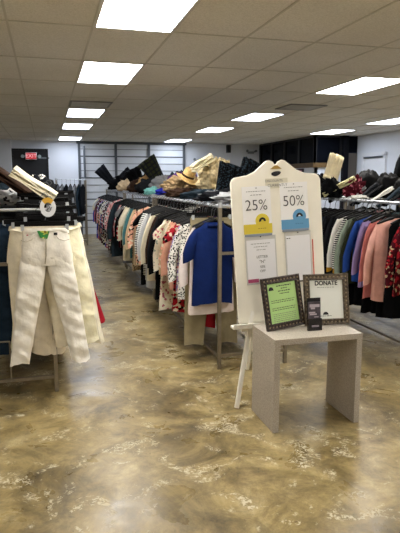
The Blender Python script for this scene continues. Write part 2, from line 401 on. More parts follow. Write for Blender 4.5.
def top(name, label, cat, loc, mt, L=.7, hw=.2, hd=.03, sleeve=.5, collar=None, flare=1.1, open_front=None, rz=0, n=22, group=None, seed=0, sl_out=.06, buttons=False, sleeve_mat=None, neck=.065, hem_tab=None):
    t = thing(name, label, cat, (loc[0], loc[1], loc[2]-HD), rz, group)
    hanger(t, hw*.9)
    rows = [(-.105, neck, hd*.7), (-.118, neck+.012, hd*.8), (-.14, hw*.66, hd*.85), (-.165, hw*.92, hd*.9), (-.2, hw, hd), (-.27, hw*.985, hd*1.05)]
    m_ = 6
    for k in range(1, m_+1):
        q = k/m_; rows.append((-.27-(L-.17)*q, hw*(.97+(flare-.97)*q), hd*(1.05+.3*q)))
    MB().loft(cloth_rows(rows, n, .45, seed), caps=False).build('body', mt, t, smooth=True)
    for s in (-1, 1):
        if sleeve <= 0: break
        rg = []; m2 = 6
        for k in range(m2+1):
            q = k/m2; cxx = s*(hw-.03+(sl_out+.03)*min(1, q*1.6)); z = -.155-sleeve*q
            g_ = min(1, .3+q*3.2); rx = (.05*(1-.25*q)+(.012 if sleeve < .3 else 0))*g_; ry = hd*(.9-.15*q)*min(1, .5+q*3)
            sw = .01*math.sin(q*5+seed)
            rg.append([Vector((cxx+rx*math.cos(a)-s*.25*rx*math.sin(a)*0, ry*math.sin(a)*(1+.15*math.sin(3*a+q*7))+sw, z+rx*.45*math.cos(a)*s*-1)) for a in [2*PI*j/12 for j in range(12)]])
        MB().loft(rg, caps=False).build('sleeve', sleeve_mat or mt, t, smooth=True)
    if collar is not None:
        rg = []
        for k in range(13):
            a = PI*2*k/12; c = Vector(((neck+.008)*math.cos(a), (hd*.75+.006)*math.sin(a), -.112-.02*(math.sin(a) < -.3)))
            rg.append([c+Vector((0, 0, .016)), c+Vector((.012*math.cos(a), .008*math.sin(a), -.016)), c+Vector((.004*math.cos(a), .003*math.sin(a), -.012))])
        MB().loft(rg, caps=False).build('collar', collar, t, smooth=True)
    if open_front is not None:
        pts = []; b = MB()
        zs = [-.115-(L-.02)*k/8 for k in range(9)]
        rg = [[Vector((-.014, -hd*1.5-.004, z)), Vector((.014, -hd*1.5-.004, z)), Vector((.014, -hd*.6, z)), Vector((-.014, -hd*.6, z))] for z in zs]
        for r_ in rg[:2]:
            for v in r_: v.y *= .65
        b.loft(rg).build('placket', open_front, t)
    if buttons:
        for k in range(5):
            b = MB().tube([(0, -hd*1.5-.002, -.24-.11*k), (0, -hd*1.5-.009, -.24-.11*k)], .008, 10).build('button', M_clear, t)
    return t
def trousers(name, label, cat, loc, mt, L=1.0, hw=.17, spread=.1, leg=.09, hd=.035, rz=0, seed=0, detail=False, group=None, hem_leg=None, clipw=None, wr=0):
    t = thing(name, label, cat, loc, rz, group)
    hanger(t, clipw or hw*1.1, clip=True)
    hl = hem_leg or leg*.8
    zt = -.115
    rows = [(zt, hw, hd*.7), (zt-.05, hw*1.0, hd*.85), (zt-.12, hw*1.06, hd), (zt-.2, hw*1.1, hd*1.05), (zt-.27, hw*1.12, hd)]
    b = MB(); b.loft(cloth_rows(rows, 24, .12, seed), caps=False)
    for s in (-1, 1):
        rws = []; c0 = s*hw*.53; c1 = s*spread; NR = 40 if wr else 9
        for k in range(NR+1):
            q = k/NR; z = zt-.2-(L-.2)*q; rws.append((z, (hw*.57)*(1-q)**2+leg*(1-(1-q)**2)*(1-q)+hl*q, hd*(1+.1*q)))
        b.loft(cloth_rows(rws, 18, .25, seed+s, cx=lambda z: c0+(c1-c0)*((zt-.2-z)/(L-.2)), wr=wr), caps=False)
    b.build('trouser_legs', mt, t, smooth=True)
    wb = MB().loft(cloth_rows([(zt+.004, hw*1.01, hd*.72), (zt-.018, hw*1.015, hd*.8), (zt-.036, hw*1.02, hd*.88)], 24, 0, seed), caps=False)
    wb.build('waistband', mt, t, smooth=True)
    return t

# fabric palette: name -> hex
PAL = dict(black='090A0C', charcoal='1B1D21', white='DEDDD6', cream='D8CFB4', ivory='E2DAC4', beige='B49D7C', tan='9A7B50', khaki='8F8260', brown='33241B', navy='10172E', denim='22303F', grey='75777A', silver='A9ABAD', teal='3D6A6E', sage='8C9A8B', olive='2C301F', maroon='450F19', red='9E1F2A', coral='B4574E', salmon='C97A6A', peach='D9A38A', pink='D79A97', rose='B0616E', lavender='8D7BA8', purple='4F3166', blue='1F3FAF', aqua='74B2AC', mustard='A87C22', green='2E5A3C', orange='B8552A', mauve='5E3E48', slate='2A363F')
def F(c, p='plain', c2='white', c3=None): return fabric(PAL[c], p, PAL[c2], PAL[c3] if c3 else None)
LW, LP = F('white'), F('ivory')

# ---- left rack, aisle-side rail (x = .018)
xr = .004
# front pair of white jeans with the details the photo shows
t = trousers('white_jeans', 'cream white skinny jeans clipped at the front of the left rack', 'jeans', (-.018, 4.06, RZ-.012), fabric('F1ECE0'), L=.98, hw=.158, spread=.215, leg=.07, hem_leg=.068, hd=.04, seed=3, clipw=.19, wr=.012)
FJ = fabric('F1ECE0')
for s in (-1, 1):
    b = MB(); b.tube([(s*.165, -.042, -.19), (s*.13, -.05, -.2), (s*.09, -.052, -.185), (s*.07, -.05, -.155)], .0022, 5)
    b.build('pocket_seam', mat('seam', 'A99E86', .8), t, smooth=True)
MB().tube([(0, -.038, -.15), (.003, -.05, -.2), (.0, -.05, -.3), (-.01, -.045, -.36)], .003, 5).build('fly_seam', mat('fly_seam', '9B8F76', .8), t)
MB().tube([(0, -.034, -.135), (0, -.046, -.135)], .009, 10).build('waist_button', mat('brass_button', '8A6B3A', .35, .8), t)
MB().prism([(-.055, -.125), (.03, -.13), (.012, -.185), (-.035, -.175)], -.046, -.040).build('green_label', fabric('3F8A4A', 'floral', 'C8D060', 'B04A30'), t)
MB().box((.07, -.042, -.15), (.025, .006, .018)).build('size_label', M_black, t)
MB().box((-.12, -.046, -.155), (.012, .006, .008)).build('rivet', mat('red_tab', 'A03038', .5), t)
lt = [('cream flared trousers bulging out at the left behind the front jeans', 'EDE4CC', .9, .205, .15, .085),
      ('ivory trousers hanging just behind the front jeans', 'E9DFCB', .97, .17, .05, .09),
      ('pale yellow wide leg trousers reaching right behind the white jeans', 'F0EACB', .93, .205, .25, .10),
      ('light cream wide trousers with the widest hem at the right', 'ECE6D0', .96, .22, .30, .10),
      ('soft beige jeans behind the wide cream trousers', 'D9CFBA', 1.0, .17, .10, .09)]
for k, (lb, c, L_, hw, sp, lg) in enumerate(lt):
    trousers('cream_trousers', lb, 'trousers', (xr-.03+(.05 if k in (2, 3) else -.03 if k == 0 else 0), 4.15+.075*k, RZ), fabric(c), L=L_, hw=hw, spread=sp, leg=lg, seed=20+k, hd=.028, wr=.008, group='pale trousers on the left rack')
top('red_coat', 'red long coat edge showing right of the white trousers', 'coat', (.06, 4.62, RZ), F('red'), L=.84, hw=.19, sleeve=0, flare=2.08, seed=5)
mixA = []
for k, (c, kind) in enumerate([('black', 'trousers'), ('grey', 'jeans'), ('charcoal', 'trousers'), ('silver', 'jeans'), ('navy', 'trousers'), ('denim', 'jeans'), ('slate', 'trousers'), ('brown', 'trousers'), ('olive', 'trousers'), ('khaki', 'jeans'), ('maroon', 'trousers'), ('tan', 'trousers'), ('beige', 'jeans'), ('sage', 'trousers'), ('mauve', 'trousers'), ('green', 'trousers'), ('purple', 'trousers'), ('teal', 'trousers'), ('white', 'jeans'), ('cream', 'trousers')]):
    trousers(kind, '%s %s on a black clip hanger, on the left rack behind the cream trousers' % (c, kind), kind, (xr, 4.76+.11*k+(.12 if k > 18 else 0), RZ), F(c, 'denim' if kind == 'jeans' else 'plain'), L=1.0, hw=.17+.01*(k % 3), spread=.09, leg=.09, seed=50+k, hd=.032, group='dark trousers on the left rack')
for k, c in enumerate(['denim', 'navy', 'slate', 'black', 'charcoal', 'denim', 'grey', 'navy', 'black', 'slate', 'denim', 'charcoal']):
    q = ['nearest', 'second', 'third', 'fourth', 'fifth', 'sixth', 'seventh', 'eighth', 'ninth', 'tenth', 'eleventh', 'twelfth'][k]
    trousers('jeans', '%s jeans, %s of those hung on the left rail of the left rack' % ('dark ' + c if c in ('denim', 'slate') else c, q), 'jeans', (-.53, 4.36+.16*k, RZ), F(c, 'denim'), L=.98, hw=.25, spread=.14, leg=.13, seed=90+k, hd=.035, group='jeans at the left picture edge')
top('orange_top', 'orange sleeveless top glimpsed at the left picture edge', 'top', (-.62, 4.33, RZ+.0), F('orange'), L=.22, hw=.17, sleeve=0, seed=9)
for k, c in enumerate(['grey', 'black', 'white', 'charcoal', 'silver', 'navy', 'grey', 'black', 'slate', 'cream']):
    pos = ['nearest', 'second', 'third', 'fourth', 'fifth', 'sixth', 'seventh', 'eighth', 'ninth', 'tenth'][k]
    top('shirt', '%s shirt on the second left rack, %s from the camera' % (c, pos), 'shirt', (xr, 7.3+.24*k, RZ), F(c), L=.72, hw=.2, sleeve=.5, collar=F(c), seed=120+k, group='shirts on the second left rack')

# ---- middle row, aisle-side rail (x = 1.37); y, description, kind, colours, L, sleeve
XA = 1.37
SH = {'tee': (.27, None), 'blouse': (.5, None), 'shirt': (.52, 1), 'cardigan': (.54, None), 'dress': (.16, None), 'top': (0, None), 'jacket': (.55, 1), 'coat': (.58, 1)}
def hang(x, y, desc, kind, m, L, where, hw=.2, group=None, seed=0, sleeve=None, flare=1.1, rz=None, hd=.028, **kw):
    s, c = SH[kind]
    label = '%s %s %s' % (desc, kind if kind != 'top' else 'sleeveless top', where)
    nm = {'top': 'sleeveless_top', 'tee': 't_shirt'}.get(kind, kind)
    return top(nm, label, kind, (x, y, RZ), m, L=L, hw=hw, sleeve=s if sleeve is None else sleeve, collar=m if c else None,
               open_front=(m if kind in ('shirt', 'cardigan', 'jacket', 'coat') else None), flare=flare, seed=seed, group=group,
               rz=random.uniform(-.12, .12) if rz is None else rz, hd=hd, buttons=(kind == 'shirt' and y < 6), **kw)
gA = 'tops hung along the middle row of racks'
t = top('t_shirt', 'royal blue short sleeved tee at the near end of the middle rack', 't-shirt', (XA-.03, 4.43, RZ), fabric('132456'), L=.70, hw=.175, hd=.04, sleeve=.27, flare=1.05, seed=2, rz=.0, sl_out=.04, collar=fabric('101D48'), neck=.08)
hang(XA-.02, 4.53, 'pale pinkish white longer', 'tee', fabric('E6DAD6'), .80, 'with hem showing below the blue tee', seed=11, flare=1.18, hw=.185, sleeve=.5, group=gA)
trousers('khaki_trousers', 'khaki trousers hanging low beneath the blue tee', 'trousers', (XA+.01, 4.63, RZ), fabric('8F8468', 'plain'), L=1.13, hw=.19, spread=.16, leg=.1, hem_leg=.09, hd=.03, seed=8)
top('fringed_dress', 'dark red fringed dress hem showing between the khaki trouser legs', 'dress', (XA-.02, 4.7, RZ), F('red'), L=.98, hw=.12, sleeve=0, flare=.8, seed=13)
rowA = [  # y, desc, kind, material, length, halfwidth, flare
 (4.78, 'black and white leopard print', 'blouse', F('white', 'leopard', 'black'), .82, .235, 1.05),
 (4.86, 'lavender floral', 'blouse', F('lavender', 'floral', 'pink', 'white'), .78, .23, 1.1),
 (4.94, 'red and cream floral', 'dress', F('red', 'floral', 'cream', 'black'), .98, .235, 1.15),
 (5.03, 'maroon zigzag', 'top', F('maroon', 'stripe', 'brown'), .85, .23, 1.0),
 (5.13, 'pale peach', 'blouse', F('peach'), .8, .23, 1.05),
 (5.22, 'beige flowered', 'blouse', F('beige', 'floral', 'peach', 'cream'), .8, .23, 1.05),
 (5.36, 'cream sprigged long', 'dress', F('ivory', 'floral', 'cream', 'rose'), 1.05, .25, 1.2),
 (5.52, 'ivory sprigged', 'shirt', F('ivory', 'floral', 'ivory', 'sage'), .9, .23, 1.1),
 (5.72, 'long plain black', 'coat', F('black'), 1.02, .25, 1.1),
 (5.88, 'short black', 'cardigan', F('charcoal'), .85, .23, 1.05),
 (6.04, 'brown', 'shirt', F('brown'), .75, .22, 1.0),
 (6.2, 'off white knitted', 'cardigan', F('cream'), .84, .25, 1.1),
 (6.36, 'white ribbed', 'blouse', F('white', 'stripe', 'ivory'), .8, .22, 1.1),
 (6.5, 'light grey', 'cardigan', F('silver'), .98, .23, 1.05),
 (6.64, 'pale grey', 'blouse', F('silver', 'stripe', 'white'), .9, .22, 1.05),
 (6.8, 'black and white striped', 'blouse', F('black', 'stripe', 'white'), .88, .23, 1.0),
 (6.95, 'plain black', 'dress', F('black'), 1.02, .22, 1.1),
 (7.4, 'peach patterned', 'blouse', F('peach', 'floral', 'brown', 'cream'), .84, .23, 1.0),
 (7.55, 'beige', 'cardigan', F('beige'), .86, .24, 1.0),
 (7.7, 'black trimmed beige', 'jacket', F('beige', 'leopard', 'black'), .95, .22, 1.05),
 (7.85, 'teal', 'blouse', F('teal'), .8, .23, 1.0),
 (8.0, 'sage green', 'shirt', F('sage'), .78, .23, 1.0),
 (8.15, 'ivory', 'tee', F('ivory'), .86, .24, 1.1),
 (8.35, 'cream', 'blouse', F('cream'), .9, .24, 1.1),
 (8.5, 'charcoal', 'tee', F('charcoal'), .7, .22, 1.0),
 (8.65, 'red checked', 'shirt', F('red', 'plaid', 'white'), .74, .22, 1.0),
 (8.8, 'grey', 'dress', F('grey'), 1.0, .22, 1.0),
 (8.95, 'black', 'blouse', F('black'), .85, .22, 1.0),
 (9.1, 'pink flowered', 'blouse', F('pink', 'floral', 'white', 'rose'), .8, .22, 1.0),
 (9.25, 'maroon', 'cardigan', F('maroon'), .8, .22, 1.0),
 (9.4, 'dark slate long', 'coat', F('slate'), .98, .27, 1.2),
 (9.55, 'dark green grey long', 'coat', fabric('30383A'), .95, .28, 1.15),
 (9.75, 'white', 'shirt', F('white'), .75, .23, 1.0)]
for k, (y, dsc, kd, m, L_, hw, fl) in enumerate(rowA):
    hang(XA-.01, y, dsc, kd, m, L_-(.1 if y < 6.1 else .04), 'hung in the middle row of racks', hw=hw, flare=fl, seed=200+k, group=gA)
far_cols = ['pink', 'grey', 'white', 'mauve', 'navy', 'silver', 'rose', 'charcoal', 'cream', 'blue', 'slate', 'peach', 'black', 'lavender', 'tan', 'maroon']
y = 10.35; k = 0
for pat, pc, pn in (('floral', 'white', 'flower print'), ('plain', 'white', 'plain'), ('leopard', 'black', 'dark spotted')):
    for c in far_cols:
        if y > 13.1: break
        if c == pc: continue
        kd = ('blouse', 'shirt', 'tee', 'cardigan', 'dress')[k % 5]
        hang(XA-.01, y, '%s %s' % (c, pn), kd, F(c, pat, pc, 'charcoal' if pat == 'floral' else None), .78+.1*(k % 3), 'on the farthest middle rack', hw=.24, seed=300+k, group='tops on the farthest middle rack')
        y += .115; k += 1
# far side rail of the middle row (x = 1.98)
k = 0; y = 4.5
for pat, pc, pn in (('plain', 'white', 'plain'), ('stripe', 'white', 'white striped')):
    for c in ['navy', 'black', 'charcoal', 'maroon', 'grey', 'brown', 'teal', 'olive', 'pink', 'slate', 'cream', 'purple', 'beige', 'red', 'denim', 'lavender', 'khaki', 'rose']:
        kd = ('cardigan', 'blouse', 'shirt')[k % 3]
        hang(1.97, y, '%s %s' % (pn, c), kd, F(c, pat, pc), .72, 'on the far rail of the middle rack', hw=.2, seed=400+k, group='tops on the far rail of the middle rack')
        y += .13 if y < 7 else .16; k += 1
        if 6.95 < y < 7.4: y = 7.42
        if y > 9.9: break

# ---- right rack, aisle side rail (x = 3.15)
XB = 3.15
gB = 'clothes on the right rack'
rowB = [
 (3.78, 'dark brown', 'cardigan', F('brown'), .8, .22, 1.0),
 (3.9, 'white and red rose print', 'blouse', F('white', 'floral', 'red', 'rose'), .8, .23, 1.0),
 (4.18, 'dark red printed', 'shirt', F('maroon', 'floral', 'red', 'beige'), .8, .22, 1.05),
 (4.46, 'light pink tailored', 'jacket', fabric('D9A396'), .90, .26, 1.1),
 (4.62, 'salmon open front', 'cardigan', fabric('B56A64'), .90, .245, 1.15),
 (4.78, 'lavender grey', 'blouse', F('lavender'), .82, .225, 1.05),
 (4.86, 'bright blue', 'blouse', fabric('27468C'), .8, .225, 1.0),
 (4.94, 'dark olive', 'shirt', F('olive'), .82, .22, 1.0),
 (5.02, 'sage grey puffed', 'jacket', F('sage'), .8, .24, 1.05),
 (5.11, 'black and white pinstriped', 'blouse', F('white', 'stripe', 'black'), .78, .22, 1.05),
 (5.20, 'white knit with mustard hem', 'cardigan', fabric(PAL['white'], 'band', PAL['mustard']), .76, .245, 1.15),
 (5.29, 'black', 'shirt', F('black'), .75, .22, 1.0),
 (5.38, 'charcoal', 'blouse', F('charcoal'), .75, .21, 1.0),
 (5.47, 'charcoal denim', 'jacket', F('charcoal', 'denim'), .8, .235, 1.0),
 (5.56, 'slate blue denim', 'jacket', F('slate', 'denim'), .82, .235, 1.05),
 (5.66, 'black long', 'coat', F('black'), .9, .24, 1.1),
 (5.78, 'silver grey', 'blouse', F('silver'), .7, .22, 1.0),
 (5.9, 'navy', 'cardigan', F('navy'), .75, .22, 1.0),
 (6.05, 'teal', 'shirt', F('teal'), .75, .22, 1.0)]
for k, (y, dsc, kd, m, L_, hw, fl) in enumerate(rowB):
    hang(XB, y, dsc, kd, m, L_-.13, 'on the right rack', hw=hw, flare=fl, seed=500+k, group=gB, rz=random.uniform(-.08, .22))
for k, (y, n_) in enumerate([(4.38, 'nearest the right picture edge'), (4.49, 'under the light pink jacket'), (4.58, 'left of the light pink jacket'), (4.74, 'under the salmon cardigan'), (4.9, 'near the blue blouse'), (5.07, 'beside the sage jacket')]):
    top('black_dress', 'long black dress whose hem shows %s' % n_, 'dress', (XB+.04, y, RZ), F('black'), L=.92+.03*(k % 2), hw=.2, hd=.02, sleeve=0, flare=1.1, seed=540+k, group='long black dresses on the right rack')
k = 0
for c in ['black', 'grey', 'maroon', 'navy', 'cream', 'brown', 'slate', 'pink', 'charcoal', 'olive', 'silver', 'teal', 'purple', 'beige']:
    hang(XB, 6.65+.17*k, 'plain %s' % c, ('blouse', 'shirt', 'cardigan')[k % 3], F(c), .75, 'on the second right rack', hw=.22, seed=560+k, group='tops on the second right rack'); k += 1
k = 0; y = 3.9
for c in ['black', 'red', 'charcoal', 'cream', 'navy', 'brown', 'silver', 'maroon', 'teal', 'black', 'pink', 'denim', 'grey']:
    hang(3.76, y, '%s %s' % ('white striped' if k % 2 else 'speckled', c), ('blouse', 'cardigan', 'shirt')[k % 3], F(c, 'stripe' if k % 2 else 'leopard', 'white' if k % 2 else 'grey'), .72, 'on the far rail of the right rack', hw=.2, seed=600+k, group='tops on the far rail of the right rack'); k += 1; y += .18

# ---- back rack (x .25 - .95, y 14)
for k, c in enumerate(['grey', 'silver', 'charcoal', 'grey', 'silver', 'slate', 'charcoal']):
    pos = ['leftmost', 'second from left', 'third from left', 'middle', 'third from right', 'second from right', 'rightmost'][k]
    t = top('grey_coat', '%s coat on the small back wall rack, %s' % (c, pos), 'coat', (.28+.1*k, 14.0, 1.62), F(c), L=.7+.12*(k % 3), hw=.2, sleeve=.5, seed=640+k, rz=PI/2-.25, group='grey coats by the back wall')

# ---------------------------------------------------------------- things heaped on top of the racks
def pleated(name, label, cat, loc, rot, m, w0=.2, w1=.34, L=.5, th=.03, pleats=9, clip=True, group=None):
    """a skirt clipped to a hanger: waist at the origin, hem L away along -Z"""
    t = thing(name, label, cat, loc, group=group, rot=rot)
    b = MB(); rg = []; n = pleats*6
    for q in (0, .12, .3, .5, .7, .85, 1):
        w_ = w0+(w1-w0)*q; ring = []
        for j in range(n):
            a = 2*PI*j/n; f = 1+.3*(.3+q)*math.sin(a*pleats)
            ring.append(Vector((w_/2*math.cos(a), th*(.5+.6*q)*math.sin(a)*f, -L*q+.01*math.sin(a*pleats)*q)))
        rg.append(ring)
    b.loft(rg, caps=True).build('skirt_cloth', m, t, smooth=True)
    MB().loft([[Vector((w0/2*1.03*math.cos(2*PI*j/24), th*.6*math.sin(2*PI*j/24), z)) for j in range(24)] for z in (.008, -.035)], caps=True).build('waistband', m, t, smooth=True)
    if clip:
        h = MB().box((0, 0, .03), (w0*.98, .012, .016)).build('hanger', M_plastic, t)
        MB().tube([(0, 0, .035), (0, 0, .07), (.02, 0, .09), (0, 0, .11), (-.02, 0, .095)], .003, 6).build('hanger_hook', M_hook, h)
    return t
def lump(name, label, cat, loc, size, m, rz=0, seed=0, amp=.35, group=None, rot=None, ruff=0):
    """a crumpled piece of cloth lying in a heap"""
    b = MB(); nu, nv = (96, 44) if ruff else (40, 20); vs = []; rg = []
    for i in range(nv+1):
        th = PI*(i+.0)/nv; th = max(.04, min(PI-.04, th)); ring = []
        for j in range(nu):
            a = 2*PI*j/nu; d = Vector((math.sin(th)*math.cos(a), math.sin(th)*math.sin(a), math.cos(th)))
            f = 1+amp*(noise.noise(d*2.1+Vector((seed*3.7, 0, 0)))*1.2+.9*noise.noise(d*5+Vector((0, seed*1.3, 0)))+.55*(1-3*abs(noise.noise(d*8+Vector((seed*.7, 0, 3))))))
            if ruff: f += ruff*(1-2.5*abs(noise.noise(Vector((d.x*6, d.y*6, d.z*3+seed))))+.6*noise.noise(d*18))
            z = d.z*f
            ring.append(Vector((d.x*f*size[0]/2, d.y*f*size[1]/2, max(z, -.55)*size[2]/1.55+size[2]*.355)))
        rg.append(ring)
    b.loft(rg, caps=True)
    o = b.build(name, m, smooth=True); o.location = loc; o.rotation_euler = rot if rot else (0, 0, rz)
    return tag(o, label, cat, group)
def folded(name, label, cat, loc, size, m, rot, group=None, layers=3):
    """folded trousers, layered legs lying over the rails"""
    t = thing(name, label, cat, loc, group=group, rot=rot)
    for k in range(layers):
        rg = []; n = 14
        for i in range(9):
            q = i/8; x = (q-.5)*size[0]; wv = size[1]*(1-.12*k)*(1-.25*q)/2; h = size[2]/layers*.5
            rg.append([Vector((x, wv*math.copysign(abs(math.cos(a))**.6, math.cos(a)), size[2]/layers*(k+.5)+h*math.sin(a)+.006*math.sin(6*q+3*k))) for a in [2*PI*j/n for j in range(n)]])
        MB().loft(rg).build('folded_leg', m, t, smooth=True)
    return t
TZ = RZ+.016
# middle row, near to far
pleated('lace_skirt', 'black lace skirt on a clip hanger tilted up behind the sign board', 'skirt', (1.78, 5.0, 1.50), (0, .0, 0), F('black', 'leopard', 'charcoal'), .1, .1, .02) if False else None
def up_skirt(label, loc, ang, m, w0, w1, L, yaw=.2, group='skirts standing up on the racks', name='pleated_skirt', cat='skirt'):
    # waist rests on the rails, hem points up and tilts by ang (to the left when positive)
    return pleated(name, label, cat, loc, (PI, ang, yaw), m, w0, w1, L, th=.05, group=group)
up_skirt('black lace skirt standing on the rail just left of the sign board', (1.74, 5.4, TZ+.06), .28, F('black', 'leopard', 'slate'), .2, .27, .30)
up_skirt('small black skirt tip rising behind the sign board shoulder', (1.92, 5.4, TZ+.09), .4, F('black', 'leopard', 'slate'), .16, .2, .33)
# straw hat : crown, brim, band
M_straw = mat('straw', 'B99B62', .85, noise_amt=.3, nscale=60, bump=.6)
def hat(label, loc, rot, R=.15, crown=.1, m=M_straw, band=F('brown')):
    t = thing('straw_hat', label, 'hat', loc, rot=rot)
    prof = [(R, 0), (R*.95, -.008), (R*.62, .004), (R*.55, .03), (R*.5, crown*.8), (R*.36, crown), (.005, crown*.94)]
    prof2 = [(R*1.0, .004), (R*.63, .014)]
    MB().loft([[Vector((r_*math.cos(2*PI*j/28), r_*.92*math.sin(2*PI*j/28), z+.012*math.cos(4*PI*j/28)*(r_ > R*.9))) for j in range(28)] for r_, z in prof], caps=False).build('hat_shell', m, t, smooth=True, solid=.004)
    MB().loft([[Vector((r_*math.cos(2*PI*j/28), r_*.92*math.sin(2*PI*j/28), z)) for j in range(28)] for r_, z in ((R*.575, .022), (R*.56, .045))], caps=False).build('hat_band', band, t, smooth=True, solid=.004)
hat('yellow straw hat with dark band perched on the middle rack', (1.62, 6.45, TZ+.22), (.45, .3, .2), .14, .13)
lump('tan_scarf', 'crumpled tan scarf lying left under the straw hat', 'scarf', (1.72, 6.95, TZ+.06), (.4, .32, .17), mat('tan_cloth', '9C8460', .9, noise_amt=.35, nscale=25, bump=.8), seed=2, ruff=.15)
lump('ruffled_bag', 'large ruffled straw coloured bag heaped on the middle rack', 'bag', (1.92, 6.15, TZ+.07), (.42, .38, .34), mat('ruffled_straw', 'C6B48C', .9, noise_amt=.4, nscale=30, bump=1), seed=5, amp=.22, ruff=.13)
folded('cream_roll', 'cream rolled cloth slanting up over the ruffled straw bag', 'folded cloth', (1.72, 6.05, TZ+.35), (.27, .16, .09), fabric('E6DBB8'), (0, -.55, .1))
lump('beige_shawl', 'beige shawl with pale fringe drooping at the right of the bag', 'shawl', (1.9, 5.75, TZ+.06), (.22, .22, .12), fabric('C2B184'), seed=7)
up_skirt('large dark green checked skirt tilted up on the middle rack', (1.88, 8.9, TZ+.04), -.62, F('olive', 'plaid', 'charcoal'), .14, .34, .58)
up_skirt('black skirt rising left of the green checked skirt', (1.6, 9.6, TZ+.02), -.45, F('black'), .2, .3, .4)
up_skirt('slim black skirt sticking up at the far end of the middle row', (1.55, 12.6, TZ+.02), -.75, F('charcoal'), .12, .28, .6)
up_skirt('short black skirt beside the slim one at the far rack', (1.6, 11.6, TZ+.02), -.3, F('black'), .2, .3, .3)
up_skirt('slanted charcoal skirt between the tan and black heaps', (1.75, 10.6, TZ+.02), -.8, F('charcoal', 'plaid', 'black'), .16, .26, .48)
heap = [(8.3, 'charcoal'), (8.0, 'grey'), (7.6, 'slate'), (9.3, 'brown'), (9.1, 'tan'), (10.2, 'black'), (10.5, 'beige'), (11.1, 'brown'), (11.3, 'charcoal'), (12.1, 'black'), (12.8, 'silver'), (7.4, 'purple')]
for k, (y, c) in enumerate(heap):
    lump('folded_sweater', '%s crumpled sweater heaped on top of the middle racks, %s' % (c, ('on the second rack' if y < 10.1 else 'on the farthest rack')), 'sweater', (1.5+.3*((k*7) % 3)/2, y, TZ), (.36, .24, .2+.04*(k % 3)), F(c), seed=20+k, group='sweaters heaped on the middle racks')
lump('blue_top', 'bright blue crumpled top lying on the middle rack', 'top', (1.62, 7.52, TZ), (.3, .2, .1), fabric('27309A'), seed=41)
lump('aqua_top', 'aqua green crumpled top lying on the rail', 'top', (1.45, 7.75, TZ), (.22, .18, .09), F('aqua'), seed=42)
for k, (y, x, c) in enumerate([(4.75, 1.7, 'silver'), (5.05, 1.62, 'charcoal'), (5.4, 1.72, 'grey'), (5.75, 1.62, 'slate'), (6.1, 1.78, 'black'), (6.5, 1.6, 'brown'), (6.9, 1.75, 'navy')]):
    lump('scarf', '%s thin scarf lying flat on the near middle rack' % c, 'scarf', (x, y, TZ), (.42, .3, .09), F(c), seed=60+k, group='scarves on the near middle rack')

# right racks
up_skirt('cream pleated skirt tilted up before the dark windows', (3.26, 6.0, TZ+.20), .32, fabric('DACDAA'), .22, .2, .3)
folded('olive_cream_trousers', 'yellowish cream trousers folded over the right rack', 'trousers', (3.22, 5.7, TZ+.10), (.40, .18, .06), fabric('B5AE84'), (0, -.5, -.3))
lump('maroon_blouse', 'maroon and pink crumpled blouse on the right rack', 'blouse', (3.38, 5.65, TZ), (.22, .2, .19), F('maroon', 'floral', 'maroon', 'rose'), seed=3, amp=.5)
for k, (x, y, w_, h, nm) in enumerate([(3.68, 5.85, .36, .30, 'leftmost'), (3.72, 5.5, .32, .27, 'second from left'), (3.74, 5.15, .3, .26, 'third from left'), (3.74, 4.85, .3, .26, 'rightmost')]):
    lump('black_handbag', 'rounded black bag on top of the right rack, %s of four' % nm, 'bag', (x, y, TZ), (w_, .24, h), mat('black_leather_%d' % k, '050506', .7, spec=.15), seed=70+k, amp=.15, group='black bags on the right rack')
cs = [('black', .42, 'silver'), ('silver', .3, ''), ('charcoal', .4, ''), ('black', .4, ''), ('white', .3, ''), ('slate', .38, ''), ('black', .4, ''), ('beige', .32, ''), ('navy', .36, ''), ('black', .35, ''), ('grey', .34, ''), ('maroon', .36, '')]
for k, (c, L_, _) in enumerate(cs):
    y = 5.75-.17*k
    pos = ['farthest', 'second', 'third', 'fourth', 'fifth', 'sixth', 'seventh', 'eighth', 'ninth', 'tenth', 'eleventh', 'nearest'][k]
    folded('folded_trousers', '%s folded trousers leaning across the right rack top, %s of twelve' % (c, pos), 'trousers', (3.33+.02*(k % 3), y, TZ+.03), (L_, .07, .03), F(c), (0, -.45-.08*(k % 3), .1*(k % 4)-.1), group='folded trousers across the right rack', layers=2)
for k, (x, y, c) in enumerate([(3.25, 6.9, 'black'), (3.5, 7.0, 'charcoal'), (3.3, 7.4, 'black'), (3.6, 7.7, 'slate'), (3.35, 8.2, 'brown'), (3.6, 8.7, 'black')]):
    lump('sweater', '%s crumpled sweater on the second right rack, %s' % (c, 'nearer part' if y < 7.5 else 'farther part'), 'sweater', (x, y, TZ), (.4, .3, .2), F(c), seed=80+k, group='sweaters on the second right rack')
lump('red_scarf', 'dark red scarf lying along the right rack rails', 'scarf', (3.5, 4.75, TZ), (.16, .42, .06), F('maroon', 'floral', 'red', 'rose'), seed=88)
lump('white_tag_cloth', 'small white cloth lying on the right rack rail', 'cloth', (3.2, 5.25, TZ), (.16, .12, .04), F('white'), seed=89)
for k, (x, y, w_, h) in enumerate([(3.08, 5.75, .22, .2), (3.16, 6.2, .28, .24), (3.3, 6.25, .24, .22)]):
    lump('black_jumper', 'black crumpled jumper right beside the top corner of the sign board, %s' % ('nearest', 'middle', 'farthest')[k], 'jumper', (x+.06, y, TZ), (w_, .22, h), F('black'), seed=95+k, group='black jumpers on the right rack end')
